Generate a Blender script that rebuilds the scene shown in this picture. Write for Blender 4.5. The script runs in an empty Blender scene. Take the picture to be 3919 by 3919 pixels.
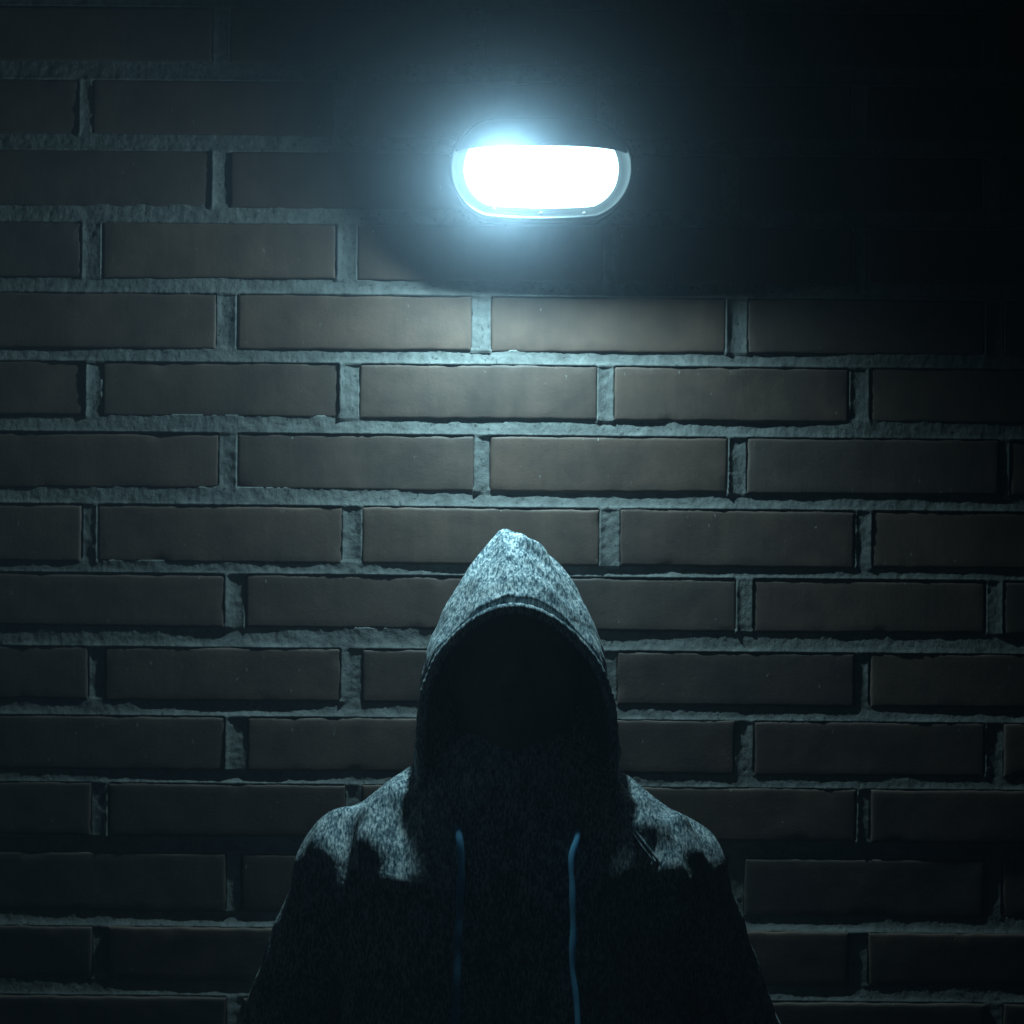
import bpy, bmesh, math
import numpy as np
from mathutils import Matrix, Vector
from mathutils.bvhtree import BVHTree

rng = np.random.default_rng(7)
scene = bpy.context.scene
COL = scene.collection

# ------------------------------------------------------------------ light and air
BULB_W = 21.0
POOL_W = 38.0  # extra spot, added to brighten the wall below the lamp
GLASS = 5.0                # radiance of the lit glass
BULB_X = -0.039
VS = "MULTIPLE_IMPORTANCE"
HAZE_D, HAZE_G = 0.042, 0.982     # added forward-scattering haze that imitates lens bloom round the lamp
LIFT_D = 0.042                     # added even-scattering haze that lifts the blacks
AMB = 0.0006

# ------------------------------------------------------------------ camera frame
IMG = 3919.0            # photograph's side in its own pixels
D = 2.6                 # camera to wall
MPP = 0.000296          # metres per photo pixel on the wall plane
ZC = 1.70               # camera height
ROLL = 0.0088


def P(px, py, d=0.0):
    """Point of the place at distance d in front of the wall that the photo shows at (px, py)."""
    x, y = px - IMG / 2, py - IMG / 2
    X = x * math.cos(ROLL) + y * math.sin(ROLL)
    Y = -x * math.sin(ROLL) + y * math.cos(ROLL)
    s = MPP * (D - d) / D
    return Vector((X * s, -d, ZC - Y * s))


cam = bpy.data.cameras.new("camera")
cam.sensor_width = 36.0
cam.lens = 36.0 * D / (IMG * MPP)
cam.clip_start, cam.clip_end = 0.05, 200
camo = bpy.data.objects.new("camera", cam)
COL.objects.link(camo)
camo.matrix_world = Matrix.Translation((0, -D, ZC)) @ Matrix.Rotation(math.pi / 2, 4, 'X') @ Matrix.Rotation(ROLL, 4, 'Z')
scene.camera = camo


# ------------------------------------------------------------------ noise
def _hash(ix, iy, iz, seed):
    h = (ix.astype(np.int64) * 374761393 + iy.astype(np.int64) * 668265263 + iz.astype(np.int64) * 2147483647 + seed * 974711) & 0x7fffffff
    h = ((h ^ (h >> 13)) * 1274126177) & 0x7fffffff
    h = (h ^ (h >> 16)) & 0xffff
    return h / 32767.5 - 1.0


def noise3(x, y, z, seed=0):
    x, y, z = np.broadcast_arrays(np.asarray(x, float), np.asarray(y, float), np.asarray(z, float))
    ix, iy, iz = np.floor(x), np.floor(y), np.floor(z)
    fx, fy, fz = x - ix, y - iy, z - iz
    fx, fy, fz = [f * f * (3 - 2 * f) for f in (fx, fy, fz)]
    r = 0
    for a in (0, 1):
        for b in (0, 1):
            for c in (0, 1):
                w = (fx if a else 1 - fx) * (fy if b else 1 - fy) * (fz if c else 1 - fz)
                r = r + w * _hash(ix + a, iy + b, iz + c, seed)
    return r


def fbm(x, y, z, seed=0, o=3):
    r, a = 0, 1.0
    for k in range(o):
        r = r + a * noise3(x * 2 ** k, y * 2 ** k, z * 2 ** k, seed + k)
        a *= 0.5
    return r


# ------------------------------------------------------------------ mesh helpers
def link(name, me, mats, parent=None, smooth=True):
    ob = bpy.data.objects.new(name, me)
    COL.objects.link(ob)
    for m in mats if isinstance(mats, (list, tuple)) else [mats]:
        me.materials.append(m)
    if smooth:
        me.polygons.foreach_set("use_smooth", [True] * len(me.polygons))
    if parent is not None:
        ob.parent = parent
    me.update()
    return ob


def mesh_from(verts, faces, name):
    me = bpy.data.meshes.new(name)
    me.from_pydata([tuple(v) for v in verts], [], [tuple(int(i) for i in f) for f in faces])
    me.validate()
    return me


def empty(name, loc):
    o = bpy.data.objects.new(name, None)
    COL.objects.link(o)
    o.location = loc
    o.empty_display_size = 0.1
    return o


def tag(o, label=None, cat=None, kind=None):
    if label: o["label"] = label
    if cat: o["category"] = cat
    if kind: o["kind"] = kind


def keep(ob, parent):
    """parent while the vertices stay where they were built in the place"""
    ob.parent = parent
    ob.matrix_parent_inverse = Matrix.Translation(parent.location).inverted()


def tube(path, radii, n=10, flat=1.0, cap=True, flat_axis=None):
    """tube mesh data along a path of 3D points"""
    path = [Vector(p) for p in path]
    vs, fs = [], []
    up = Vector((0, 1, 0))
    for i, p in enumerate(path):
        t = (path[min(i + 1, len(path) - 1)] - path[max(i - 1, 0)]).normalized()
        a = t.cross(up).normalized()
        b = t.cross(a).normalized()
        r = radii[i] if hasattr(radii, '__len__') else radii
        for k in range(n):
            an = 2 * math.pi * k / n
            vs.append(p + a * r * math.cos(an) + b * r * flat * math.sin(an))
    for i in range(len(path) - 1):
        for k in range(n):
            fs.append((i * n + k, i * n + (k + 1) % n, (i + 1) * n + (k + 1) % n, (i + 1) * n + k))
    if cap:
        fs.append(tuple(range(n))[::-1])
        fs.append(tuple((len(path) - 1) * n + k for k in range(n)))
    return vs, fs


def catmull(pts, n):
    """n points along a smooth curve through pts"""
    pts = np.array([tuple(p) for p in pts], float)
    seg = np.linalg.norm(np.diff(pts, axis=0), axis=1)
    s = np.concatenate([[0], np.cumsum(np.maximum(seg, 1e-9))])
    m = np.gradient(pts, s, axis=0)
    q = np.linspace(0, s[-1], n)
    i = np.clip(np.searchsorted(s, q, side='right') - 1, 0, len(s) - 2)
    h = (s[i + 1] - s[i])[:, None]
    t = ((q - s[i])[:, None]) / h
    return ((2 * t**3 - 3 * t**2 + 1) * pts[i] + (t**3 - 2 * t**2 + t) * h * m[i]
            + (-2 * t**3 + 3 * t**2) * pts[i + 1] + (t**3 - t**2) * h * m[i + 1])


def surface_nets(f, origin, h):
    """quads of the zero level of f (negative inside)"""
    ins = f < 0
    n = np.array(f.shape)
    c = n - 1
    acc = np.zeros(tuple(c) + (3,))
    cnt = np.zeros(tuple(c))
    sl = lambda o: tuple(slice(o[k], o[k] + c[k]) for k in range(3))
    corners = [(a, b, d) for a in (0, 1) for b in (0, 1) for d in (0, 1)]
    for ca in corners:
        for ax in range(3):
            if ca[ax]:
                continue
            cb = list(ca); cb[ax] = 1
            fa, fb = f[sl(ca)], f[sl(cb)]
            x = (fa < 0) != (fb < 0)
            den = np.where(x, fa - fb, 1)
            t = np.where(x, fa / den, 0)
            for k in range(3):
                acc[..., k] += np.where(x, ca[k] + (t if k == ax else 0), 0)
            cnt += x
    act = cnt > 0
    idx = -np.ones(tuple(c), int)
    idx[act] = np.arange(act.sum())
    ijk = np.argwhere(act)
    v = (ijk + acc[act] / cnt[act][:, None]) * h + np.array(origin)
    faces = []
    for ax in range(3):
        a1, a2 = [(1, 2), (2, 0), (0, 1)][ax]
        s0 = [slice(1, -1)] * 3; s1 = [slice(1, -1)] * 3
        s0[ax] = slice(0, -1); s1[ax] = slice(1, None)
        A, B = ins[tuple(s0)], ins[tuple(s1)]
        for flip, m in ((False, A & ~B), (True, ~A & B)):
            e = np.argwhere(m)
            off = np.ones(3, int); off[ax] = 0
            e = e + off
            q = []
            for d1, d2 in ((-1, -1), (0, -1), (0, 0), (-1, 0)):
                p = e.copy(); p[:, a1] += d1; p[:, a2] += d2
                q.append(idx[p[:, 0], p[:, 1], p[:, 2]])
            q = np.stack(q, 1)
            faces.append(q[:, ::-1] if flip else q)
    return v, np.concatenate(faces)


def grid3(lo, hi, h):
    ax = [np.arange(lo[k], hi[k] + h, h) for k in range(3)]
    return np.meshgrid(*ax, indexing='ij'), lo


def sd_cone(X, Y, Z, a, b, ra, rb, sy=1.0):
    """round cone between a and b; sy > 1 makes it deeper front to back"""
    a, b = np.array(tuple(a)), np.array(tuple(b))
    ba = b - a
    px, py, pz = X - a[0], Y - a[1], Z - a[2]
    t = np.clip((px * ba[0] + py * ba[1] + pz * ba[2]) / (ba @ ba), 0, 1)
    q = np.sqrt((px - t * ba[0])**2 + ((py - t * ba[1]) / sy)**2 + (pz - t * ba[2])**2)
    return q - (ra + (rb - ra) * t)


def sd_ell(X, Y, Z, c, r):
    k0 = np.sqrt(((X - c[0]) / r[0])**2 + ((Y - c[1]) / r[1])**2 + ((Z - c[2]) / r[2])**2)
    return (k0 - 1) * min(r)


def smin(a, b, k):
    h = np.clip(0.5 + 0.5 * (b - a) / k, 0, 1)
    return b + (a - b) * h - k * h * (1 - h)


def smax(a, b, k):
    return -smin(-a, -b, k)


# ------------------------------------------------------------------ materials
def mat(name):
    m = bpy.data.materials.new(name)
    m.use_nodes = True
    nt = m.node_tree
    return m, nt, nt.nodes["Principled BSDF"]


def N(nt, t, **kw):
    n = nt.nodes.new(t)
    for k, v in kw.items():
        if k in n.inputs:
            n.inputs[k].default_value = v
        else:
            setattr(n, k, v)
    return n


def coords(nt, scale):
    tc = N(nt, "ShaderNodeTexCoord")
    mp = N(nt, "ShaderNodeMapping")
    mp.inputs["Scale"].default_value = scale
    nt.links.new(tc.outputs["Object"], mp.inputs["Vector"])
    return mp.outputs["Vector"]


def noise(nt, vec, scale, detail=3, rough=0.5):
    n = N(nt, "ShaderNodeTexNoise")
    n.inputs["Scale"].default_value = scale
    n.inputs["Detail"].default_value = detail
    n.inputs["Roughness"].default_value = rough
    nt.links.new(vec, n.inputs["Vector"])
    return n.outputs["Fac"]


def ramp(nt, fac, stops):
    r = N(nt, "ShaderNodeValToRGB")
    el = r.color_ramp.elements
    while len(el) < len(stops):
        el.new(0.5)
    for e, (p, c) in zip(el, stops):
        e.position = p
        e.color = (*c, 1) if len(c) == 3 else c
    nt.links.new(fac, r.inputs["Fac"])
    return r.outputs["Color"]


def mix(nt, a, b, fac, blend='MIX'):
    n = N(nt, "ShaderNodeMix", data_type='RGBA', blend_type=blend)
    for sock, v in ((n.inputs["Factor"], fac), (n.inputs["A"], a), (n.inputs["B"], b)):
        pass
    fi = n.inputs[0]; ai = n.inputs[6]; bi = n.inputs[7]
    for s, v in ((fi, fac), (ai, a), (bi, b)):
        if hasattr(v, "links"):
            nt.links.new(v, s)
        else:
            s.default_value = v if not isinstance(v, tuple) else (*v, 1)
    return n.outputs[2]


def bump(nt, bs, height, dist, strength=1.0, chain=None):
    b = N(nt, "ShaderNodeBump")
    b.inputs["Strength"].default_value = strength
    b.inputs["Distance"].default_value = dist
    nt.links.new(height, b.inputs["Height"])
    if chain is not None:
        nt.links.new(chain, b.inputs["Normal"])
    nt.links.new(b.outputs["Normal"], bs.inputs["Normal"])
    return b.outputs["Normal"]


def plain(name, col, rough=0.6, metal=0.0, spec=0.5):
    m, nt, bs = mat(name)
    v = coords(nt, (1, 1, 1))
    c = ramp(nt, noise(nt, v, 40, 4), [(0.3, tuple(x * 0.85 for x in col)), (0.7, tuple(min(1, x * 1.1) for x in col))])
    nt.links.new(c, bs.inputs["Base Color"])
    bs.inputs["Roughness"].default_value = rough
    bs.inputs["Metallic"].default_value = metal
    bs.inputs["Specular IOR Level"].default_value = spec
    return m


# brick: dull brown-red clinker, upright drag marks from the die, pale lime specks
M_BRICK, nt, bs = mat("brick")
at = N(nt, "ShaderNodeAttribute", attribute_name="tone")
v1 = coords(nt, (1, 1, 1))
vs_ = coords(nt, (1, 1, 0.12))
base = ramp(nt, at.outputs["Fac"], [(0.0, (0.078, 0.053, 0.047)), (0.35, (0.102, 0.066, 0.056)), (0.7, (0.125, 0.079, 0.062)), (1.0, (0.092, 0.067, 0.060))])
mott = ramp(nt, noise(nt, v1, 18, 5, 0.6), [(0.3, (0.66, 0.67, 0.70)), (0.7, (1.22, 1.18, 1.12))])
c = mix(nt, base, mott, 1.0, 'MULTIPLY')
strk = ramp(nt, noise(nt, vs_, 130, 4, 0.6), [(0.3, (0.92, 0.92, 0.92)), (0.72, (1.08, 1.08, 1.08))])
c = mix(nt, c, strk, 1.0, 'MULTIPLY')
speck = ramp(nt, noise(nt, coords(nt, (1, 1, 0.45)), 210, 2), [(0.73, (0, 0, 0)), (0.78, (0.7, 0.7, 0.7))])
c = mix(nt, c, (0.34, 0.32, 0.29), speck)
nt.links.new(c, bs.inputs["Base Color"])
bs.inputs["Roughness"].default_value = 0.62
bs.inputs["Specular IOR Level"].default_value = 0.35
b0 = bump(nt, bs, noise(nt, vs_, 170, 4, 0.65), 0.0006, 0.16)
b1 = bump(nt, bs, noise(nt, v1, 420, 3, 0.6), 0.0005, 0.4, b0)
bump(nt, bs, noise(nt, v1, 25, 3, 0.5), 0.002, 0.35, b1)

# mortar: coarse grey sand and cement
M_MORTAR, nt, bs = mat("mortar")
v1 = coords(nt, (1, 1, 1))
c = ramp(nt, noise(nt, v1, 60, 6, 0.65), [(0.28, (0.10, 0.10, 0.098)), (0.72, (0.225, 0.223, 0.218))])
pit = ramp(nt, noise(nt, v1, 240, 2), [(0.27, (0.35, 0.35, 0.35)), (0.36, (1, 1, 1))])
c = mix(nt, c, pit, 1.0, 'MULTIPLY')
nt.links.new(c, bs.inputs["Base Color"])
bs.inputs["Roughness"].default_value = 0.95
bs.inputs["Specular IOR Level"].default_value = 0.15
b0 = bump(nt, bs, noise(nt, v1, 260, 5, 0.7), 0.002, 0.4)
bump(nt, bs, noise(nt, coords(nt, (1, 1, 0.35)), 130, 3, 0.6), 0.002, 0.4, b0)

# heathered sweatshirt jersey: dark yarn with pale flecks that run with the knit
M_JERSEY, nt, bs = mat("heather_jersey")
vk = coords(nt, (1, 0.34, 0.34))
n1 = noise(nt, vk, 480, 3, 0.6)
n2 = noise(nt, coords(nt, (1, 0.45, 0.45)), 120, 3, 0.6)
ad = N(nt, "ShaderNodeMath", operation='MULTIPLY_ADD')
nt.links.new(n2, ad.inputs[0]); ad.inputs[1].default_value = 0.45
nt.links.new(n1, ad.inputs[2])
c = ramp(nt, ad.outputs[0], [(0.54, (0.035, 0.060, 0.085)), (0.71, (0.27, 0.35, 0.40)), (0.86, (0.90, 0.91, 0.91))])
nt.links.new(c, bs.inputs["Base Color"])
bs.inputs["Roughness"].default_value = 0.95
bs.inputs["Specular IOR Level"].default_value = 0.1
bs.inputs["Sheen Weight"].default_value = 0.1
b0 = bump(nt, bs, noise(nt, vk, 420, 3, 0.6), 0.0012, 0.5)
bump(nt, bs, noise(nt, coords(nt, (1, 1, 0.8)), 45, 3, 0.55), 0.006, 0.45, b0)

M_CORD = plain("drawstring_cotton", (0.26, 0.68, 0.97), 0.8)
nt = M_CORD.node_tree
tl = N(nt, "ShaderNodeBsdfTranslucent"); tl.inputs["Color"].default_value = (0.28, 0.70, 0.98, 1)
mx = N(nt, "ShaderNodeMixShader"); mx.inputs[0].default_value = 0.55
nt.links.new(nt.nodes["Principled BSDF"].outputs[0], mx.inputs[1]); nt.links.new(tl.outputs[0], mx.inputs[2])
nt.links.new(mx.outputs[0], nt.nodes["Material Output"].inputs["Surface"])
M_SKIN = plain("skin", (0.42, 0.27, 0.2), 0.55)
M_HAIR = plain("dark_hair", (0.02, 0.015, 0.012), 0.5)
M_DENIM = plain("dark_trousers", (0.025, 0.028, 0.035), 0.9)
M_SHOE = plain("black_canvas", (0.02, 0.02, 0.022), 0.7)
M_SOLE = plain("rubber_sole", (0.45, 0.45, 0.43), 0.7)
M_LAMPMETAL = plain("dark_lamp_paint", (0.008, 0.009, 0.010), 0.7, 0.0, 0.08)
M_BEZEL = plain("grey_plastic", (0.085, 0.09, 0.095), 0.5, 0.0, 0.25)
M_STEEL = plain("screw_steel", (0.5, 0.5, 0.5), 0.35, 1.0)
M_PAVE, nt, bs = mat("asphalt")
v1 = coords(nt, (1, 1, 1))
nt.links.new(ramp(nt, noise(nt, v1, 150, 5, 0.7), [(0.3, (0.03, 0.03, 0.032)), (0.7, (0.07, 0.07, 0.07))]), bs.inputs["Base Color"])
bs.inputs["Roughness"].default_value = 0.9
bump(nt, bs, noise(nt, v1, 200, 3), 0.004, 0.6)

# ------------------------------------------------------------------ brick wall
# rows: (top y at the left, bottom y at the left, brick joints [(left edge, right edge), ...], face offset)
TILT = 0.0088
ROWS = {
    0: (25, 235, [(-165, -100), (812, 880), (1795, 1862), (2785, 2850), (3760, 3830)], 0.000),
    1: (303, 517, [(300, 352), (1275, 1358), (2290, 2350), (3260, 3325)], 0.000),
    2: (573, 790, [(-160, -95), (808, 880), (1815, 1885), (2762, 2834), (3760, 3830)], 0.000),
    3: (848, 1062, [(312, 390), (1287, 1366), (2310, 2362), (3258, 3322)], 0.0005),
    4: (1118, 1332, [(-160, -95), (828, 908), (1805, 1880), (2780, 2860), (3770, 3840)], 0.001),
    5: (1382, 1592, [(325, 390), (1297, 1375), (2288, 2350), (3250, 3332)], 0.001),
    6: (1656, 1868, [(-150, -90), (838, 908), (1815, 1875), (2785, 2860), (3825, 3865)], 0.001),
    7: (1932, 2150, [(312, 372), (1310, 1385), (2295, 2372), (3272, 3337)], 0.002),
    8: (2195, 2398, [(-140, -70), (862, 940), (1845, 1905), (2818, 2885), (3772, 3842)], 0.0015),
    9: (2474, 2680, [(338, 400), (1305, 1386), (2300, 2362), (3272, 3330)], 0.001),
    10: (2738, 2945, [(-130, -60), (862, 946), (1850, 1915), (2812, 2887), (3770, 3840)], 0.002),
    11: (2994, 3200, [(350, 415), (1322, 1385), (2300, 2370), (3277, 3332)], 0.0022),
    12: (3262, 3490, [(-130, -60), (864, 920), (1850, 1915), (2785, 2849), (3770, 3840)], -0.0042),
    13: (3544, 3752, [(352, 412), (1320, 1385), (2300, 2370), (3250, 3324)], -0.0015),
    14: (3812, 4020, [(-120, -50), (866, 930), (1850, 1915), (2790, 2855), (3770, 3840)], 0.000),
}
WX0, WX1, WZ0, WZ1 = -3.2, 3.2, 0.0, 3.2
rows = []           # (z_top, z_bottom, [x edges of bricks as (x0, x1)], offset, fine)
s = MPP
for r in range(-13, 32):
    if r in ROWS:
        t, b, js, off = ROWS[r]
    else:
        t = 303 + (r - 1) * 268.5
        b = t + 212
        js = [((345 if r % 2 else 845) - 30, (345 if r % 2 else 845) + 35)]
        off = 0.001 * float(rng.uniform(-1, 1))
    js = list(js)
    while js[0][0] * s > WX0 + 0.58 - 0.02 * 0 and (js[0][0] - IMG / 2) * s > WX0 - 0.1:
        js.insert(0, (js[0][0] - 978 + float(rng.uniform(-8, 8)), js[0][1] - 978 + float(rng.uniform(-8, 8))))
    while (js[-1][1] - IMG / 2) * s < WX1 + 0.1:
        js.append((js[-1][0] + 978 + float(rng.uniform(-8, 8)), js[-1][1] + 978 + float(rng.uniform(-8, 8))))
    # level heights: the photo's rows sink to the right only because the camera is rolled
    zt = ZC - (t - IMG / 2 + ROLL * (IMG / 2 - 300)) * s
    zb = ZC - (b - IMG / 2 + ROLL * (IMG / 2 - 300)) * s
    yc = (t + b) / 2 - IMG / 2
    bx = [((js[i][1] - IMG / 2 + ROLL * yc) * s, (js[i + 1][0] - IMG / 2 + ROLL * yc) * s) for i in range(len(js) - 1)]
    if zb < WZ0 + 0.005 or zt > WZ1 - 0.005:
        continue
    rows.append((zt, zb, bx, off, r in ROWS, r))
rows.sort(key=lambda q: -q[0])

V, F, MI, TONE = [], [], [], []
nv = 0


def axis_steps(L, step):
    inner = max(2, int(round((L - 0.008) / step)) + 1)
    return np.concatenate([[0, 0.0007, 0.0019], np.linspace(0.004, L - 0.004, inner), [L - 0.0019, L - 0.0007, L]])


BRICKS = []
LEAN = {9: 0.008, 10: 0.016, 11: 0.028, 12: 0.050, 13: 0.072, 14: 0.072}     # lowest courses lean out at their tops, a tilt added to darken them
for ri, (zt, zb, bx, off, fine_row, rn) in enumerate(rows):
    for (x0, x1) in bx:
        x0c, x1c = max(x0, WX0), min(x1, WX1)
        if x1c - x0c < 0.02:
            continue
        near = fine_row and x1c > -0.64 and x0c < 0.64
        dz = [float(rng.uniform(-0.0009, 0.0009)) for _ in range(4)]
        o = off + float(rng.uniform(-0.0008, 0.0008))
        tilt_x, tilt_z = float(rng.uniform(-0.002, 0.002)), float(rng.uniform(-0.006, 0.006)) + LEAN.get(rn, 0.0)
        L, H = x1c - x0c, zt - zb
        o += LEAN.get(rn, 0.0) * H / 2
        a = axis_steps(L, 0.007 if near else 0.07)
        b_ = axis_steps(H, 0.007 if near else 0.03)
        A, B = np.meshgrid(a, b_, indexing='ij')
        e = np.minimum(np.minimum(A, L - A), np.minimum(B, H - B))
        prof = np.interp(e, [0, 0.0007, 0.0019, 0.004], [-0.0030, -0.0010, -0.00025, 0])
        X = x0c + A
        Z = zb + B + (dz[0] * (1 - A / L) + dz[1] * A / L) * (B / H) + (dz[2] * (1 - A / L) + dz[3] * A / L) * (1 - B / H)
        if near:
            w = np.exp(-e / 0.006)
            sd = int(rng.integers(0, 9999))
            Zs = np.where(B > H / 2, 1, -1)
            Z = Z + w * 0.0006 * fbm(X * 60, Zs * 3.0, 0 * X, sd, 3)
            X = X + w * 0.0005 * fbm(Z * 70, np.where(A > L / 2, 1, -1) * 3.0, 0 * X, sd + 5, 3)
            chip = np.clip(fbm(X * 45, Z * 45, 0 * X, sd + 9, 2) - 0.72, 0, 1)
            prof = prof - chip * np.exp(-e / 0.004) * 0.006
            prof = prof + 0.0005 * fbm(X * 16, Z * 16, 0 * X, sd + 3, 3)
        Y = -(o + prof + tilt_x * (A - L / 2) + tilt_z * (B - H / 2))
        na, nb = A.shape
        ids = np.arange(na * nb).reshape(na, nb) + nv
        V.append(np.stack([X, Y, Z], -1).reshape(-1, 3))
        q = np.stack([ids[:-1, :-1], ids[1:, :-1], ids[1:, 1:], ids[:-1, 1:]], -1).reshape(-1, 4)
        F.append(q)
        rim = np.concatenate([ids[:, 0], ids[-1, 1:], ids[-2::-1, -1], ids[0, -2:0:-1]])
        rv = V[-1][rim - nv].copy()
        rv[:, 1] = 0.03
        bk = np.arange(len(rim)) + nv + na * nb
        V.append(rv)
        nx_ = np.roll(np.arange(len(rim)), -1)
        F.append(np.stack([rim, bk, bk[nx_], rim[nx_]], -1))
        cnt_f = len(q) + len(rim)
        MI.append(np.zeros(cnt_f, int))
        tn = float(rng.uniform(0, 1))
        TONE.append(np.full(na * nb + len(rim), tn))
        nv += na * nb + len(rim)
        BRICKS.append((x0c, x1c, zb, zt))

# mortar: one relief sheet, struck so that each bed joint leans out towards the brick below it
fx = np.arange(-0.625, 0.6251, 0.0021)
gx = np.concatenate([np.arange(WX0, -0.63, 0.03), fx, np.arange(0.655, WX1 + 0.001, 0.03), [WX1]])
zf0, zf1 = ZC - 0.66, ZC + 0.625
gz = [np.arange(WZ0, zf0 - 0.005, 0.012), np.arange(zf0, zf1, 0.0019), np.arange(zf1 + 0.01, WZ1, 0.012), [WZ1]]
gz = np.concatenate(gz)
GX, GZ = np.meshgrid(gx, gz, indexing='ij')
REC = np.full(GX.shape, -0.014)         # face height relative to the wall plane
bound = [(WZ1, rows[0][0], 0, rows[0][3])] + [(rows[i][1], rows[i + 1][0], rows[i][3], rows[i + 1][3]) for i in range(len(rows) - 1)] + [(rows[-1][1], WZ0, rows[-1][3], 0)]
deep = 0.0014 + 0.0020 * fbm(GX * 6, GZ * 2.5, 0 * GX, 31, 3) + 0.006 * np.clip(fbm(GX * 3.1, GZ * 2.2, 0 * GX, 36, 2) - 0.35, 0, 1)
deep = np.clip(deep, 0.0007, 0.010)
# the courses high up and at the left were pointed nearly flush
flush = np.clip((GZ - (ZC + 0.22)) / 0.10, 0, 1)
deep = deep * (1 - 0.62 * flush)
# a thin lip of mortar stands proud along the brick edges
lip = 0.0010 + 0.0009 * fbm(GX * 22, GZ * 9, 0 * GX, 91, 3)
grain = 0.00035 * fbm(GX * 260, GZ * 200, 0 * GX, 77, 2) + 0.0004 * fbm(GX * 60, GZ * 60, 0 * GX, 55, 3)
for (zu, zl, ou, ol) in bound:
    t = (zu - GZ) / max(zu - zl, 1e-6)
    wob = 0.0010 * fbm(GX * 35, GZ * 0 + zu * 10, 0 * GX, 41, 3)
    m = (GZ < zu + 0.0035) & (GZ > zl - 0.0006)
    tt = np.clip(t + wob / 0.015, 0, 1)
    prof = -deep * (1 - tt**1.5) - 0.0003 + lip * np.clip((tt - 0.72) / 0.28, 0, 1)**1.5
    lvl = ou + (ol - ou) * tt**3 if ol >= ou else ol + (ou - ol) * (1 - tt)**4
    REC = np.where(m, np.maximum(REC, np.minimum(ou, ol) * 0 + lvl + prof + grain), REC)
for (zt, zb, bx, off, fine_row, rn) in rows:
    for i in range(len(bx) - 1):
        x0, x1 = bx[i][1], bx[i + 1][0]
        if x1 < WX0 or x0 > WX1:
            continue
        sd = int(rng.integers(0, 9999))
        u = (GX - x0) / (x1 - x0)
        m = (u > -0.04) & (u < 1.04) & (GZ < zt + 0.001) & (GZ > zb - 0.001)
        if not m.any():
            continue
        gxm, gzm, um = GX[m], GZ[m], np.clip(u[m], 0, 1)
        d0 = float(rng.uniform(0.0006, 0.0026))
        bowl = 4 * um * (1 - um)
        lean = float(rng.uniform(-0.0012, 0.0012)) * (um - 0.5) * 2
        hh = off - d0 * (0.45 + 0.55 * bowl) + lean + grain[m] + 0.0004 * fbm(gxm * 40, gzm * 22, 0 * gxm, sd, 3)
        hh = hh + lip[m] * 0.75 * (1.3 * np.exp(-(um / 0.13)**2) + 0.3 * np.exp(-((1 - um) / 0.13)**2))
        REC[m] = np.maximum(REC[m], hh)
ids = np.arange(GX.size).reshape(GX.shape) + nv
V.append(np.stack([GX, -REC, GZ], -1).reshape(-1, 3))
q = np.stack([ids[:-1, :-1], ids[1:, :-1], ids[1:, 1:], ids[:-1, 1:]], -1).reshape(-1, 4)
F.append(q); MI.append(np.ones(len(q), int)); TONE.append(np.zeros(GX.size)); nv += GX.size
# the wall's body behind: top, ends and back
b0 = nv
V.append(np.array([(x, y, z) for x in (WX0 - 0.002, WX1 + 0.002) for y in (0.016, 0.24) for z in (WZ0, WZ1 + 0.002)]))
idx = lambda i, j, k: b0 + i * 4 + j * 2 + k
F.append(np.array([(idx(0, 0, 0), idx(0, 0, 1), idx(0, 1, 1), idx(0, 1, 0)), (idx(1, 0, 0), idx(1, 1, 0), idx(1, 1, 1), idx(1, 0, 1)),
                   (idx(0, 0, 1), idx(1, 0, 1), idx(1, 1, 1), idx(0, 1, 1)), (idx(0, 1, 0), idx(0, 1, 1), idx(1, 1, 1), idx(1, 1, 0)),
                   (idx(0, 0, 0), idx(1, 0, 0), idx(1, 0, 1), idx(0, 0, 1))]))
MI.append(np.ones(5, int)); TONE.append(np.zeros(8)); nv += 8

me = bpy.data.meshes.new("brick_wall")
Va = np.concatenate(V); Fa = np.concatenate(F)
me.vertices.add(len(Va)); me.vertices.foreach_set("co", Va.ravel())
me.loops.add(Fa.size); me.loops.foreach_set("vertex_index", Fa.ravel())
me.polygons.add(len(Fa)); me.polygons.foreach_set("loop_start", np.arange(len(Fa)) * 4)
me.polygons.foreach_set("loop_total", np.full(len(Fa), 4))
me.update(calc_edges=True)
me.validate()
me.polygons.foreach_set("material_index", np.concatenate(MI))
ta = me.attributes.new("tone", 'FLOAT', 'POINT')
ta.data.foreach_set("value", np.concatenate(TONE))
wall = link("brick_wall", me, [M_BRICK, M_MORTAR])
tag(wall, "weathered brown brick wall with rough pale mortar joints behind the hooded person", "wall", "thing")

# ------------------------------------------------------------------ ground
gm = mesh_from([(-7, -9, 0), (7, -9, 0), (7, 2, 0), (-7, 2, 0)], [(0, 1, 2, 3)], "pavement")
gr = link("pavement", gm, M_PAVE, smooth=False)
tag(gr, "dark asphalt pavement at the foot of the wall", None, "structure")

# ------------------------------------------------------------------ wall lamp
LC = P(2071, 652, 0.055)            # centre of the oval
RX, RZ = 343 * MPP * (D - 0.055) / D, 193 * MPP * (D - 0.055) / D
lamp = empty("wall_lamp", (LC.x, 0, LC.z))
tag(lamp, "glowing oval bulkhead lamp with an eyelid hood mounted on the brick wall", "lamp")


def stad(t, inset=0.0):
    """rounded oval footprint: two half circles joined by straight runs"""
    r = RZ - inset
    c, s_ = math.cos(t), math.sin(t)
    return (c * r + (RX - RZ) * max(-1.0, min(1.0, c * 3.2)) , s_ * r)


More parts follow.
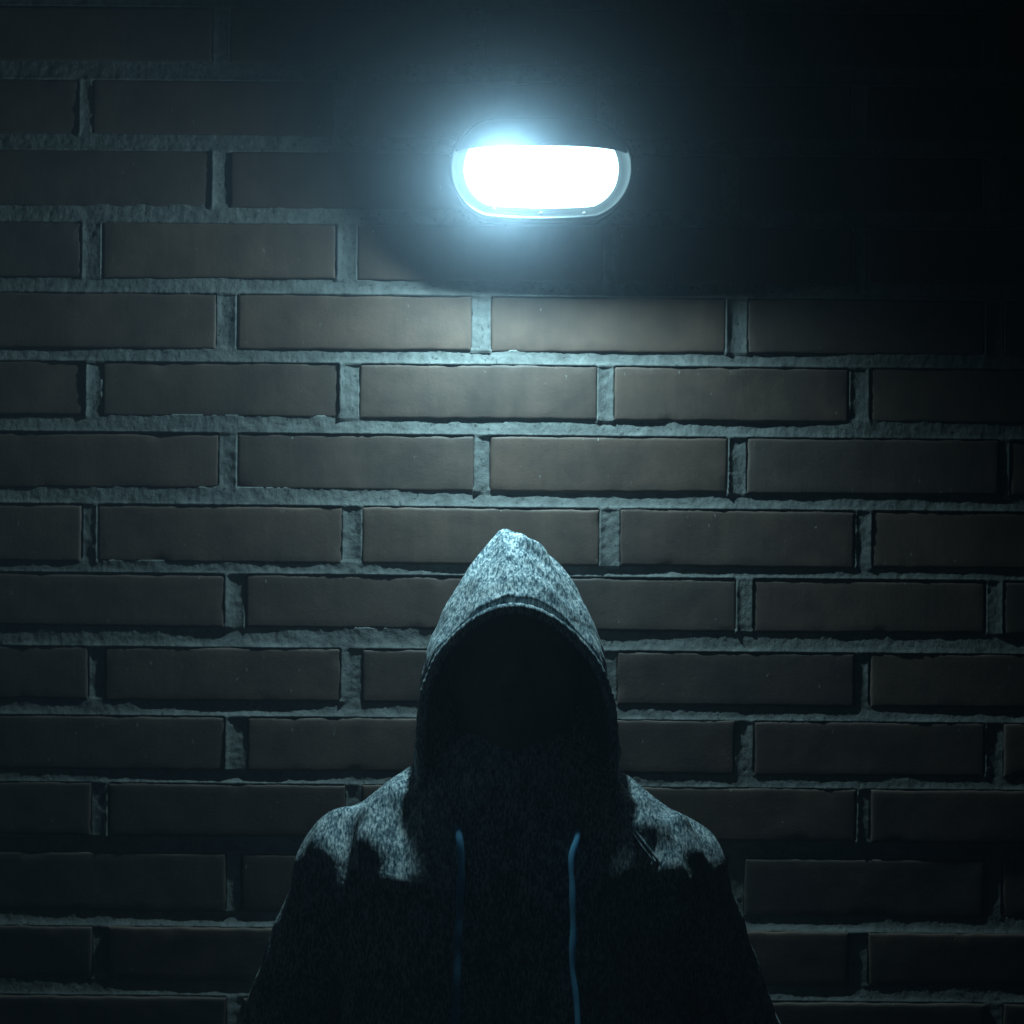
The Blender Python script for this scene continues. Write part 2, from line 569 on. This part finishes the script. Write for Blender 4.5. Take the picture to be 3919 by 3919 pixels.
def oval_loft(name, stations, m, n=96, cap_first=False, cap_last=False, closed=False):
    """rings of the oval: stations = [(inset, depth)]"""
    vs, fs = [], []
    for ins, dep in stations:
        for k in range(n):
            x, z = stad(2 * math.pi * k / n, ins)
            vs.append((x, -dep, z))
    for i in range(len(stations) - 1):
        for k in range(n):
            fs.append((i * n + k, i * n + (k + 1) % n, (i + 1) * n + (k + 1) % n, (i + 1) * n + k))
    if cap_first: fs.append(tuple(range(n)))
    if cap_last: fs.append(tuple((len(stations) - 1) * n + k for k in range(n))[::-1])
    me = mesh_from(vs, fs, name)
    bm = bmesh.new(); bm.from_mesh(me)
    bmesh.ops.recalc_face_normals(bm, faces=bm.faces)
    bm.to_mesh(me); bm.free()
    return link(name, me, m, lamp)


oval_loft("housing", [(0.001, -0.004), (0.0005, 0.004), (0.002, 0.012), (0.002, 0.044), (0.006, 0.047)], M_LAMPMETAL, cap_first=True, cap_last=True)
bez = oval_loft("bezel", [(0.0145, 0.050), (0.0140, 0.0550), (0.0085, 0.0550), (0.0050, 0.0565), (0.0026, 0.0710), (0.0014, 0.0765), (0.0004, 0.0782), (-0.0006, 0.0770), (-0.0010, 0.058), (-0.0006, 0.0445), (0.0010, 0.0440)], M_BEZEL)
for ax in (-0.052, 0.0, 0.048):
    bmn = bmesh.new()
    bmesh.ops.create_cone(bmn, cap_ends=True, segments=14, radius1=0.0024, radius2=0.0019, depth=0.0022)
    mm = bpy.data.meshes.new("screw"); 
    bmesh.ops.rotate(bmn, verts=bmn.verts, matrix=Matrix.Rotation(math.pi / 2, 3, 'X'))
    bmesh.ops.translate(bmn, verts=bmn.verts, vec=(ax, -0.0560, -RZ + 0.0085 + (0.004 if abs(ax) > 0.05 else 0)))
    bmn.to_mesh(mm); bmn.free()
    link("screw", mm, M_STEEL, bez)

# frosted glass dome, lit from behind by a lamp that sits towards its left end
M_GLASS = bpy.data.materials.new("lit_frosted_glass"); M_GLASS.use_nodes = True
nt = M_GLASS.node_tree
for n_ in list(nt.nodes): nt.nodes.remove(n_)
out = N(nt, "ShaderNodeOutputMaterial")
em = N(nt, "ShaderNodeEmission")
em.inputs["Color"].default_value = (0.53, 0.91, 1.0, 1)
em.inputs["Strength"].default_value = GLASS
nt.links.new(em.outputs[0], out.inputs["Surface"])
st = [(0.0138, 0.055), (0.0142, 0.070), (0.0150, 0.082), (0.0168, 0.0875), (0.0200, 0.0902), (0.0250, 0.0915), (0.0340, 0.0924), (0.0430, 0.0928), (RZ - 0.004, 0.0930)]
dome = oval_loft("diffuser", st, M_GLASS, n=72, cap_last=True)

# bulb as a spot before the glass; an added spot pools light on the wall
LAMP_COL = (0.50, 0.90, 1.0)
for nm, aim, watts in (("bulb", Vector((-0.66, -0.44, -0.60)), BULB_W), ("pool_spot", Vector((0.05, 0.205, -0.19)), POOL_W)):
    bl = bpy.data.lights.new(nm, 'SPOT')
    bl.energy = watts
    bl.color = LAMP_COL
    bl.shadow_soft_size = 0.016
    blo = bpy.data.objects.new(nm, bl); COL.objects.link(blo)
    blo.parent = lamp
    blo.location = (BULB_X, -0.100, -0.012)
    bl.spot_size = math.radians(178 if nm == "bulb" else 128); bl.spot_blend = 1.0
    blo.rotation_euler = aim.to_track_quat('-Z', 'Y').to_euler()

# eyelid hood: dome-shaped shell over the top, cut level
LIPZ = P(2071, 556, 0.122).z - LC.z
vs, fs = [], []
nphi, npsi = 96, 24
for j in range(npsi + 1):
    ps = j / npsi * math.pi / 2
    for k in range(nphi + 1):
        x, z = stad(math.pi * k / nphi, -0.004)
        vs.append((x * math.cos(ps)**0.7, -(0.030 + 0.092 * math.sin(ps)), z * math.cos(ps)**0.8 + 0.0))
for j in range(npsi):
    for k in range(nphi):
        a = j * (nphi + 1) + k
        fs.append((a, a + 1, a + nphi + 2, a + nphi + 1))
hm = mesh_from(vs, fs, "lamp_hood")
bm = bmesh.new(); bm.from_mesh(hm)
bmesh.ops.remove_doubles(bm, verts=bm.verts, dist=1e-5)
bmesh.ops.bisect_plane(bm, geom=bm.verts[:] + bm.edges[:] + bm.faces[:], plane_co=(0, 0, LIPZ), plane_no=(0, 0, 1), clear_inner=True)
bmesh.ops.recalc_face_normals(bm, faces=bm.faces)
bm.to_mesh(hm); bm.free()
hood_l = link("lamp_hood", hm, M_LAMPMETAL, lamp)
md = hood_l.modifiers.new("shell", 'SOLIDIFY'); md.thickness = 0.0022; md.offset = 1

# ------------------------------------------------------------------ person
PX0 = P(1965, 2600, 0.2).x
feet = (PX0, -0.20, 0.0)
person = empty("person", feet)
tag(person, "person in a grey heather hoodie with the hood up and head bowed under the lamp", "person")


def place(name, v, f, m, parent, smooth=True):
    me = mesh_from(np.asarray(v) - np.array(feet), f, name)
    bm = bmesh.new(); bm.from_mesh(me)
    bmesh.ops.recalc_face_normals(bm, faces=bm.faces)
    bm.to_mesh(me); bm.free()
    return link(name, me, m, parent, smooth)


def lean(Z):
    """the person leans on the wall: shoulders back, hips forward"""
    return 0.19 * np.clip(1.40 - Z, 0, 0.45)


# --- body: one continuous mesh (head with face, neck, trunk, arms, legs), mostly under the clothes
h = 0.0062
(X, Y, Z), lo = grid3((PX0 - 0.34, -0.50, 0.03), (PX0 + 0.34, -0.04, 1.70), h)
x, y, z = X - PX0, Y + lean(Z), Z
ax_ = np.abs(x)
trunk = sd_cone(ax_, y, z, (0.05, -0.20, 1.26), (0.045, -0.20, 0.95), 0.10, 0.095)
hips = sd_cone(ax_, y, z, (0.05, -0.20, 0.95), (0.06, -0.20, 0.86), 0.095, 0.10)
body = smin(trunk, hips, 0.04)
body = smin(body, sd_cone(ax_, y, z, (0.03, -0.19, 1.36), (0.145, -0.19, 1.315), 0.045, 0.045), 0.03)
body = smin(body, sd_cone(ax_, y, z, (0.150, -0.19, 1.315), (0.254, -0.050, 1.09), 0.042, 0.036), 0.02)
body = smin(body, sd_cone(ax_, y, z, (0.254, -0.050, 1.09), (0.195, -0.150, 0.915), 0.035, 0.025), 0.015)
body = smin(body, sd_cone(ax_, y, z, (0.195, -0.150, 0.915), (0.165, -0.180, 0.83), 0.028, 0.018), 0.01)
body = smin(body, sd_cone(ax_, y, z, (0.085, -0.20, 0.86), (0.09, -0.205, 0.48), 0.078, 0.052), 0.03)
body = smin(body, sd_cone(ax_, y, z, (0.09, -0.205, 0.48), (0.095, -0.19, 0.09), 0.050, 0.036), 0.02)
body = smin(body, sd_cone(ax_, y, z, (0.095, -0.18, 0.055), (0.10, -0.30, 0.045), 0.030, 0.024), 0.02)
# head, bowed: local frame rotated about the neck
HC = np.array([0.0, -0.146, P(1965, 2625, 0.205).z])
pit = math.radians(24)
hy, hz = Y - HC[1], z - HC[2]
u = x
w = hy * math.cos(pit) - hz * math.sin(pit)         # towards the back of the head
t = hy * math.sin(pit) + hz * math.cos(pit)         # towards the crown
head = sd_ell(u, w, t, (0, 0.010, 0.030), (0.074, 0.093, 0.085))
head = smin(head, sd_ell(u, w, t, (0, -0.030, -0.045), (0.056, 0.060, 0.070)), 0.035)
head = smin(head, sd_ell(u, w, t, (0, -0.055, -0.092), (0.026, 0.026, 0.020)), 0.02)      # chin
au = np.abs(u)
head = smin(head, sd_cone(u, w, t, (0, -0.086, 0.012), (0, -0.108, -0.030), 0.008, 0.012), 0.010)     # nose
head = smin(head, sd_ell(au, w, t, (0.014, -0.092, -0.034), (0.009, 0.010, 0.008)), 0.006)           # nostrils
head = smin(head, sd_cone(au, w, t, (0.012, -0.086, 0.026), (0.048, -0.070, 0.024), 0.007, 0.006), 0.010)  # brow
head = smax(head, -sd_ell(au, w, t, (0.031, -0.094, 0.010), (0.017, 0.016, 0.011)), 0.008)           # eye sockets
head = smin(head, sd_ell(au, w, t, (0.031, -0.071, 0.009), (0.013, 0.013, 0.012)), 0.003)            # eyeballs under lids
head = smin(head, sd_ell(au, w, t, (0.008, -0.092, -0.061), (0.020, 0.010, 0.006)), 0.005)           # upper lip
head = smin(head, sd_ell(au, w, t, (0.006, -0.090, -0.073), (0.018, 0.010, 0.007)), 0.005)           # lower lip
head = smin(head, sd_ell(au, w, t, (0.044, -0.055, -0.022), (0.020, 0.022, 0.020)), 0.015)           # cheeks
head = smin(head, sd_ell(au, w, t, (0.079, 0.014, -0.004), (0.008, 0.018, 0.030)), 0.006)            # ears
neck = sd_cone(x, y, z, (0, -0.180, 1.36), (0, -0.150, HC[2] - 0.05), 0.058, 0.055)
body = smin(body, smin(head, neck, 0.025), 0.03)
v, f = surface_nets(body, lo, h)
bod = place("body", v, f, M_SKIN, person)
# hair cap
(X, Y, Z), lo = grid3((PX0 - 0.11, -0.34, HC[2] - 0.13), (PX0 + 0.11, -0.06, HC[2] + 0.16), 0.006)
x = X - PX0; hy, hz = Y - HC[1], Z - HC[2]
w = hy * math.cos(pit) - hz * math.sin(pit); t = hy * math.sin(pit) + hz * math.cos(pit)
hair = sd_ell(x, w, t, (0, 0.012, 0.034), (0.081, 0.099, 0.090)) + 0.003 * fbm(x * 60, w * 60, t * 20, 3, 2)
hair = smax(hair, -(t + 0.9 * w + 0.012 + 0.004 * fbm(x * 50, w * 50, 0 * t, 5, 2)) * 0.7, 0.01)
v, f = surface_nets(hair, lo, 0.006)
place("hair", v, f, M_HAIR, person)

# --- trousers and shoes
(X, Y, Z), lo = grid3((PX0 - 0.24, -0.48, 0.05), (PX0 + 0.24, -0.05, 1.02), 0.008)
x, y, z = X - PX0, Y + lean(Z), Z; ax_ = np.abs(x)
tr = smin(sd_cone(ax_, y, z, (0.055, -0.20, 0.96), (0.07, -0.20, 0.86), 0.105, 0.112),
          sd_cone(ax_, y, z, (0.088, -0.20, 0.84), (0.092, -0.205, 0.48), 0.090, 0.066), 0.03)
tr = smin(tr, sd_cone(ax_, y, z, (0.092, -0.205, 0.48), (0.097, -0.195, 0.085), 0.064, 0.054), 0.03)
tr = tr + 0.004 * fbm(x * 14, y * 14, z * 22, 8, 2)
tr = smax(tr, 0.085 - z, 0.006)
v, f = surface_nets(tr, lo, 0.008)
place("trousers", v, f, M_DENIM, person)
for sx in (-1, 1):
    (X, Y, Z), lo = grid3((PX0 + sx * 0.1 - 0.07, -0.50, -0.012), (PX0 + sx * 0.1 + 0.07, -0.18, 0.14), 0.005)
    x, y, z = (X - PX0) * sx, Y + lean(Z), Z
    sh = smin(sd_cone(x, y, z, (0.098, -0.175, 0.052), (0.106, -0.325, 0.040), 0.046, 0.042), sd_cone(x, y, z, (0.097, -0.185, 0.06), (0.097, -0.19, 0.11), 0.046, 0.044), 0.02)
    up = smax(sh, 0.022 - z, 0.004)
    v, f = surface_nets(up, lo, 0.005)
    so = place("shoe", v, f, M_SHOE, person)
    sole = smax(smax(sh - 0.004, z - 0.024, 0.003), 0.0015 - z, 0.003)
    v, f = surface_nets(sole, lo, 0.005)
    place("sole", v, f, M_SOLE, so)

# --- hoodie: trunk, shoulders and sleeves
h = 0.0036
(X, Y, Z), lo = grid3((PX0 - 0.35, -0.52, 0.82), (PX0 + 0.35, -0.05, 1.47), h)
x, y, z = X - PX0, Y + lean(Z), Z
ax_ = np.abs(x)
tor = sd_cone(ax_, y, z, (0.050, -0.205, 1.315), (0.062, -0.205, 0.92), 0.118, 0.128, 0.88)
tor = smax(tor, 0.865 - z, 0.02)
hd = smin(tor, sd_cone(ax_, y, z, (0.045, -0.190, 1.402), (0.160, -0.190, 1.322), 0.052, 0.060), 0.035)
hd = smin(hd, sd_cone(x, y, z, (0, -0.20, 1.41), (0, -0.20, 1.33), 0.078, 0.10), 0.03)
hd = smin(hd, sd_cone(ax_, y, z, (0.166, -0.190, 1.322), (0.258, -0.050, 1.085), 0.057, 0.052), 0.022)
hd = smin(hd, sd_cone(ax_, y, z, (0.258, -0.050, 1.085), (0.200, -0.150, 0.915), 0.052, 0.042), 0.02)
# kangaroo pocket
hd = smin(hd, sd_ell(x, y, z, (0, -0.310, 0.95), (0.12, 0.035, 0.075)), 0.02)


def fold(hd, pts, r, k, amp=None):
    """a soft rope of cloth along points given as (px, py, depth)"""
    pp = [P(*p) for p in pts]
    for a, b in zip(pp[:-1], pp[1:]):
        hd = smin(hd, sd_cone(X, Y, Z, a, b, r, r * 0.8), k)
    return hd


# folds that hang from the shoulders towards the chest and sleeves
hd = fold(hd, [(1490, 3075, 0.245), (1440, 3140, 0.258), (1440, 3240, 0.282), (1475, 3370, 0.305)], 0.012, 0.030)
hd = fold(hd, [(1300, 3140, 0.225), (1270, 3260, 0.24), (1330, 3430, 0.255), (1385, 3570, 0.27)], 0.010, 0.032)
hd = fold(hd, [(2445, 3090, 0.245), (2490, 3180, 0.262), (2560, 3330, 0.285), (2620, 3480, 0.29)], 0.012, 0.022)
hd = fold(hd, [(2600, 3150, 0.235), (2620, 3270, 0.25), (2580, 3400, 0.268), (2545, 3560, 0.285)], 0.011, 0.022)
hd = hd + 0.0035 * fbm(x * 16 + z * 6, y * 12, z * 12 - x * 5, 21, 3) + 0.0022 * fbm(x * 34, y * 34, z * 18, 27, 2)
v, f = surface_nets(hd, lo, h)
v_hoodie, f_hoodie = v, f
bvh = BVHTree.FromPolygons([tuple(q) for q in v], [tuple(int(i) for i in q) for q in f])


def on_front(px, py, guess=0.28, lift=0.0):
    """the point of the hoodie's front that lies at this place, found along the depth axis"""
    p = P(px, py, guess)
    for _ in range(4):
        hit = bvh.ray_cast(Vector((p.x, -0.8, p.z)), Vector((0, 1, 0)))
        if hit[0] is None:
            break
        p = P(px, py, -hit[0].y)
    return Vector((p.x, p.y - lift, p.z))


def add_tube(v, f, path, r, n=6):
    tv, tf = tube(path, r, n, cap=False)
    off = len(v)
    return np.concatenate([v, np.array([tuple(q) for q in tv])]), list(f) + [tuple(i + off for i in q) for q in tf]


fl = [tuple(q) for q in f_hoodie]
for seam in ([(2385, 3130), (2440, 3205), (2517, 3307), (2575, 3400), (2630, 3500)],):
    for o in (-5, 6):
        pts = [on_front(px + o, py - o, lift=-0.0003) for px, py in seam]
        v, fl = add_tube(v, fl, catmull(pts, 40), 0.0015)
hoodie = place("hoodie", v, fl, M_JERSEY, person)

# --- hood: lofted from the face opening, over the outline, to the back seam
RIM = [(1628, 3130, 0.245), (1612, 2950, 0.242), (1612, 2800, 0.238), (1628, 2660, 0.235), (1655, 2585, 0.234), (1690, 2515, 0.237),
       (1770, 2425, 0.244), (1866, 2360, 0.250), (1968, 2336, 0.253), (2070, 2360, 0.247), (2180, 2434, 0.238), (2272, 2540, 0.231),
       (2310, 2620, 0.230), (2335, 2700, 0.231), (2347, 2820, 0.235), (2350, 2960, 0.240), (2340, 3130, 0.245)]
SIL = [(1555, 3150, 0.182), (1580, 2960, 0.168), (1598, 2800, 0.158), (1606, 2680, 0.153), (1612, 2600, 0.149), (1640, 2480, 0.144),
       (1705, 2340, 0.136), (1810, 2170, 0.124), (1950, 2036, 0.106), (2110, 2130, 0.124), (2225, 2290, 0.136), (2290, 2435, 0.144),
       (2316, 2570, 0.149), (2336, 2700, 0.154), (2358, 2840, 0.160), (2366, 2980, 0.170), (2375, 3150, 0.182)]
nvv = 161
Rc = catmull([P(*p) for p in RIM], nvv)
# resample both by the same knots
def knotres(pts, n):
    pts = np.array([tuple(P(*p)) for p in pts]); k = np.arange(len(pts)); q = np.linspace(0, len(pts) - 1, n)
    m = np.gradient(pts, axis=0); i = np.clip(np.floor(q).astype(int), 0, len(pts) - 2); t = (q - i)[:, None]
    return (2*t**3-3*t**2+1)*pts[i] + (t**3-2*t**2+t)*m[i] + (-2*t**3+3*t**2)*pts[i+1] + (t**3-t**2)*m[i+1]
Rc, Sc = knotres(RIM, nvv), knotres(SIL, nvv)
vv = np.linspace(-1, 1, nvv)
cx = PX0
Bc = np.stack([cx + (Sc[:, 0] - cx) * 0.70, np.full(nvv, -0.060), Sc[:, 2] - 0.028 * np.exp(-(vv / 0.35)**2) - 0.004], 1)
Cc = np.stack([np.full(nvv, cx), np.full(nvv, -0.028), 1.40 + (Sc[:, 2] - 1.40) * 0.80], 1)
SC, SCN = [], 0
ns = 84
knots = np.array([0.0, 0.50, 0.80, 1.0])
CT = np.stack([Rc, Sc, Bc, Cc])
# front half gets its own bulge control so it swells between rim and outline
q = np.linspace(0, 1, ns)**1.6
m = np.gradient(CT, knots, axis=0)
m[0] = (CT[1] - CT[0]) / 0.5 * np.array([1.0, 0.9, 1.0]) + np.array([0, 0, 0.10])[None, :] * np.exp(-(vv / 0.6)**2)[:, None]
m[1][:, 0] *= 0.15; m[1][:, 2] = m[1][:, 2] * 0.35
i = np.clip(np.searchsorted(knots, q, side='right') - 1, 0, 2)
t = ((q - knots[i]) / (knots[i + 1] - knots[i]))[:, None, None]
hh = (knots[i + 1] - knots[i])[:, None, None]
G = (2*t**3-3*t**2+1)*CT[i] + (t**3-2*t**2+t)*hh*m[i] + (-2*t**3+3*t**2)*CT[i+1] + (t**3-t**2)*hh*m[i+1]
# normals
du = np.gradient(G, axis=0); dv = np.gradient(G, axis=1)
nr = np.cross(du, dv); nr /= np.maximum(np.linalg.norm(nr, axis=2, keepdims=True), 1e-9)
cen = np.array([cx, -0.175, 1.52])
sgn = np.sign(((G - cen) * nr).sum(2, keepdims=True)); nr *= np.where(sgn == 0, 1, sgn)
S2, V2 = np.meshgrid(q, vv, indexing='ij')
disp = 0.0026 * fbm(G[..., 0] * 22, G[..., 1] * 22, G[..., 2] * 22, 61, 3)
disp += 0.0016 * fbm(G[..., 0] * 60, G[..., 1] * 40, G[..., 2] * 40, 67, 2)
# ridge seam along the crown with a groove beside it
disp += 0.0022 * np.exp(-((V2 + 0.020) / 0.020)**2) * (S2 < 0.55) - 0.0030 * np.exp(-((V2 - 0.016) / 0.013)**2) * (S2 < 0.62)
# stitched channel behind the hem
stp = np.clip((S2 - 0.020) / 0.020, 0, 1); stp = stp * stp * (3 - 2 * stp)
disp += 0.0085 * stp * np.exp(-(S2 / 0.22)**2) * (0.30 + 0.70 * np.exp(-(V2 / 0.45)**2))
disp += 0.0020 * np.exp(-((S2 - 0.115) / 0.03)**2) * (0.6 + 0.6 * noise3(V2 * 9, S2 * 0, S2 * 0, 4))
# pinched dents either side of the crown
s0 = 0.315 - 0.55 * (V2 - 0.06)
fl_ = np.clip((S2 - s0) / 0.016, 0, 1); fl_ = fl_ * fl_ * (3 - 2 * fl_)
disp += 0.0125 * fl_ * np.exp(-((V2 - 0.075) / 0.042)**2 - ((S2 - s0 - 0.016) / 0.050)**2)
disp -= 0.0060 * np.exp(-((V2 - 0.075) / 0.045)**2 - ((S2 - s0 + 0.008) / 0.018)**2)
s1 = 0.40 + 0.5 * (V2 + 0.10)
disp += 0.0050 * np.clip((S2 - s1) / 0.03, 0, 1) * np.exp(-((V2 + 0.10) / 0.06)**2 - ((S2 - s1 - 0.02) / 0.07)**2)
disp -= 0.0040 * np.exp(-((V2 + 0.11) / 0.07)**2 - ((S2 - 0.38) / 0.05)**2)
disp -= 0.0035 * np.exp(-((V2 - 0.16) / 0.14)**2 - ((S2 - 0.20) / 0.03)**2)
fade = np.clip((S2 - 0.0) / 0.03, 0, 1) * np.clip((1 - S2) / 0.1, 0, 1)
G = G + nr * (disp * fade)[..., None]
ids = np.arange(ns * nvv).reshape(ns, nvv)
fq = np.stack([ids[:-1, :-1], ids[1:, :-1], ids[1:, 1:], ids[:-1, 1:]], -1).reshape(-1, 4)
hood = place("hood", G.reshape(-1, 3), fq, M_JERSEY, hoodie)
hood.data.update()
md = hood.modifiers.new("cloth", 'SOLIDIFY'); md.thickness = 0.0035; md.offset = -1
md = hood.modifiers.new("smooth", 'SUBSURF'); md.levels = md.render_levels = 1

# rolled hem round the face opening
rp = Rc.copy(); rp[:, 2] += 0.0025; rp[:, 1] -= 0.003
tv, tf = tube(rp, [0.0054 + 0.0004 * math.sin(k * 1.7) for k in range(nvv)], 12)
place("hem", np.array([tuple(p) for p in tv]), tf, M_JERSEY, hood)

# --- drawstrings out of the hem's ends
def cord(pts, r):
    pth = catmull([P(*p) for p in pts], 90)
    rad = [r * (1 + 0.10 * math.sin(k * 0.55) + 0.06 * math.sin(k * 0.21 + 1)) for k in range(90)]
    tv, tf = tube(pth, rad, 10, flat=0.7)
    return np.array([tuple(p) for p in tv]), tf
def on_chest(pts, lifts):
    return [(px, py, -on_front(px, py, 0.33).y + l) for (px, py), l in zip(pts, lifts)]


rc = [(2206, 3215), (2188, 3270), (2190, 3400), (2194, 3560), (2190, 3700), (2206, 3830), (2213, 3950), (2215, 4200), (2218, 4420)]
v, f = cord(on_chest([(2208, 3168)], [-0.014]) + on_chest(rc, [0.021, 0.026, 0.033, 0.042, 0.050, 0.056, 0.066, 0.040, 0.012]), 0.0030)
place("drawstring", v, f, M_CORD, hoodie)["label"] = "bright blue drawstring that catches the lamp light"
lc = [(1758, 3205), (1766, 3290), (1760, 3450), (1752, 3650), (1745, 3850), (1735, 4100), (1732, 4350)]
v, f = cord(on_chest([(1755, 3165)], [-0.014]) + on_chest(lc, [0.025, 0.021, 0.020, 0.026, 0.032, 0.03, 0.015]), 0.0036)
place("drawstring", v, f, M_CORD, hoodie)["label"] = "dim shaded drawstring beside the bright one"

# ------------------------------------------------------------------ haze
hz = bpy.data.meshes.new("haze")
bm = bmesh.new(); bmesh.ops.create_cube(bm, size=1.0)
bmesh.ops.scale(bm, verts=bm.verts, vec=(16, 13, 5.0)); bmesh.ops.translate(bm, verts=bm.verts, vec=(0, -3.5, 1.5))
bm.to_mesh(hz); bm.free()
M_HAZE = bpy.data.materials.new("bloom_haze"); M_HAZE.use_nodes = True  # added air: stands in for lens bloom and raised blacks
nt = M_HAZE.node_tree
for n_ in list(nt.nodes): nt.nodes.remove(n_)
out = N(nt, "ShaderNodeOutputMaterial")
pv = N(nt, "ShaderNodeVolumePrincipled")
pv.inputs["Color"].default_value = (0.14, 0.60, 1.0, 1)
pv.inputs["Density"].default_value = HAZE_D
pv.inputs["Anisotropy"].default_value = HAZE_G
pv2 = N(nt, "ShaderNodeVolumePrincipled")
pv2.inputs["Color"].default_value = (1.0, 0.70, 0.58, 1)
pv2.inputs["Density"].default_value = LIFT_D
pv2.inputs["Anisotropy"].default_value = 0.0
ads = N(nt, "ShaderNodeAddShader")
nt.links.new(pv.outputs[0], ads.inputs[0]); nt.links.new(pv2.outputs[0], ads.inputs[1])
nt.links.new(ads.outputs[0], out.inputs["Volume"])
M_HAZE.cycles.volume_sampling = VS
hzo = link("haze", hz, M_HAZE, smooth=False)
tag(hzo, "thin haze added for lamp glow and lifted blacks", None, "stuff")

# ------------------------------------------------------------------ night sky and render settings
w = bpy.data.worlds.new("World"); scene.world = w; w.use_nodes = True
nt = w.node_tree
bg = nt.nodes["Background"]
bg.inputs["Color"].default_value = (0.8, 0.95, 1.0, 1)
bg.inputs["Strength"].default_value = AMB

vset = scene.view_settings
vset.view_transform = 'Standard'; vset.look = 'None'; vset.exposure = 0; vset.gamma = 1
scene.render.engine = 'CYCLES'
cy = scene.cycles
cy.use_denoising = True
cy.denoiser = "OPENIMAGEDENOISE"
cy.denoising_input_passes = "RGB_ALBEDO_NORMAL"
cy.denoising_prefilter = "ACCURATE"
cy.use_adaptive_sampling = False
cy.volume_bounces = 0
cy.max_bounces = 6
cy.diffuse_bounces = 3
cy.sample_clamp_indirect = 0.4
cy.sample_clamp_direct = 30.0
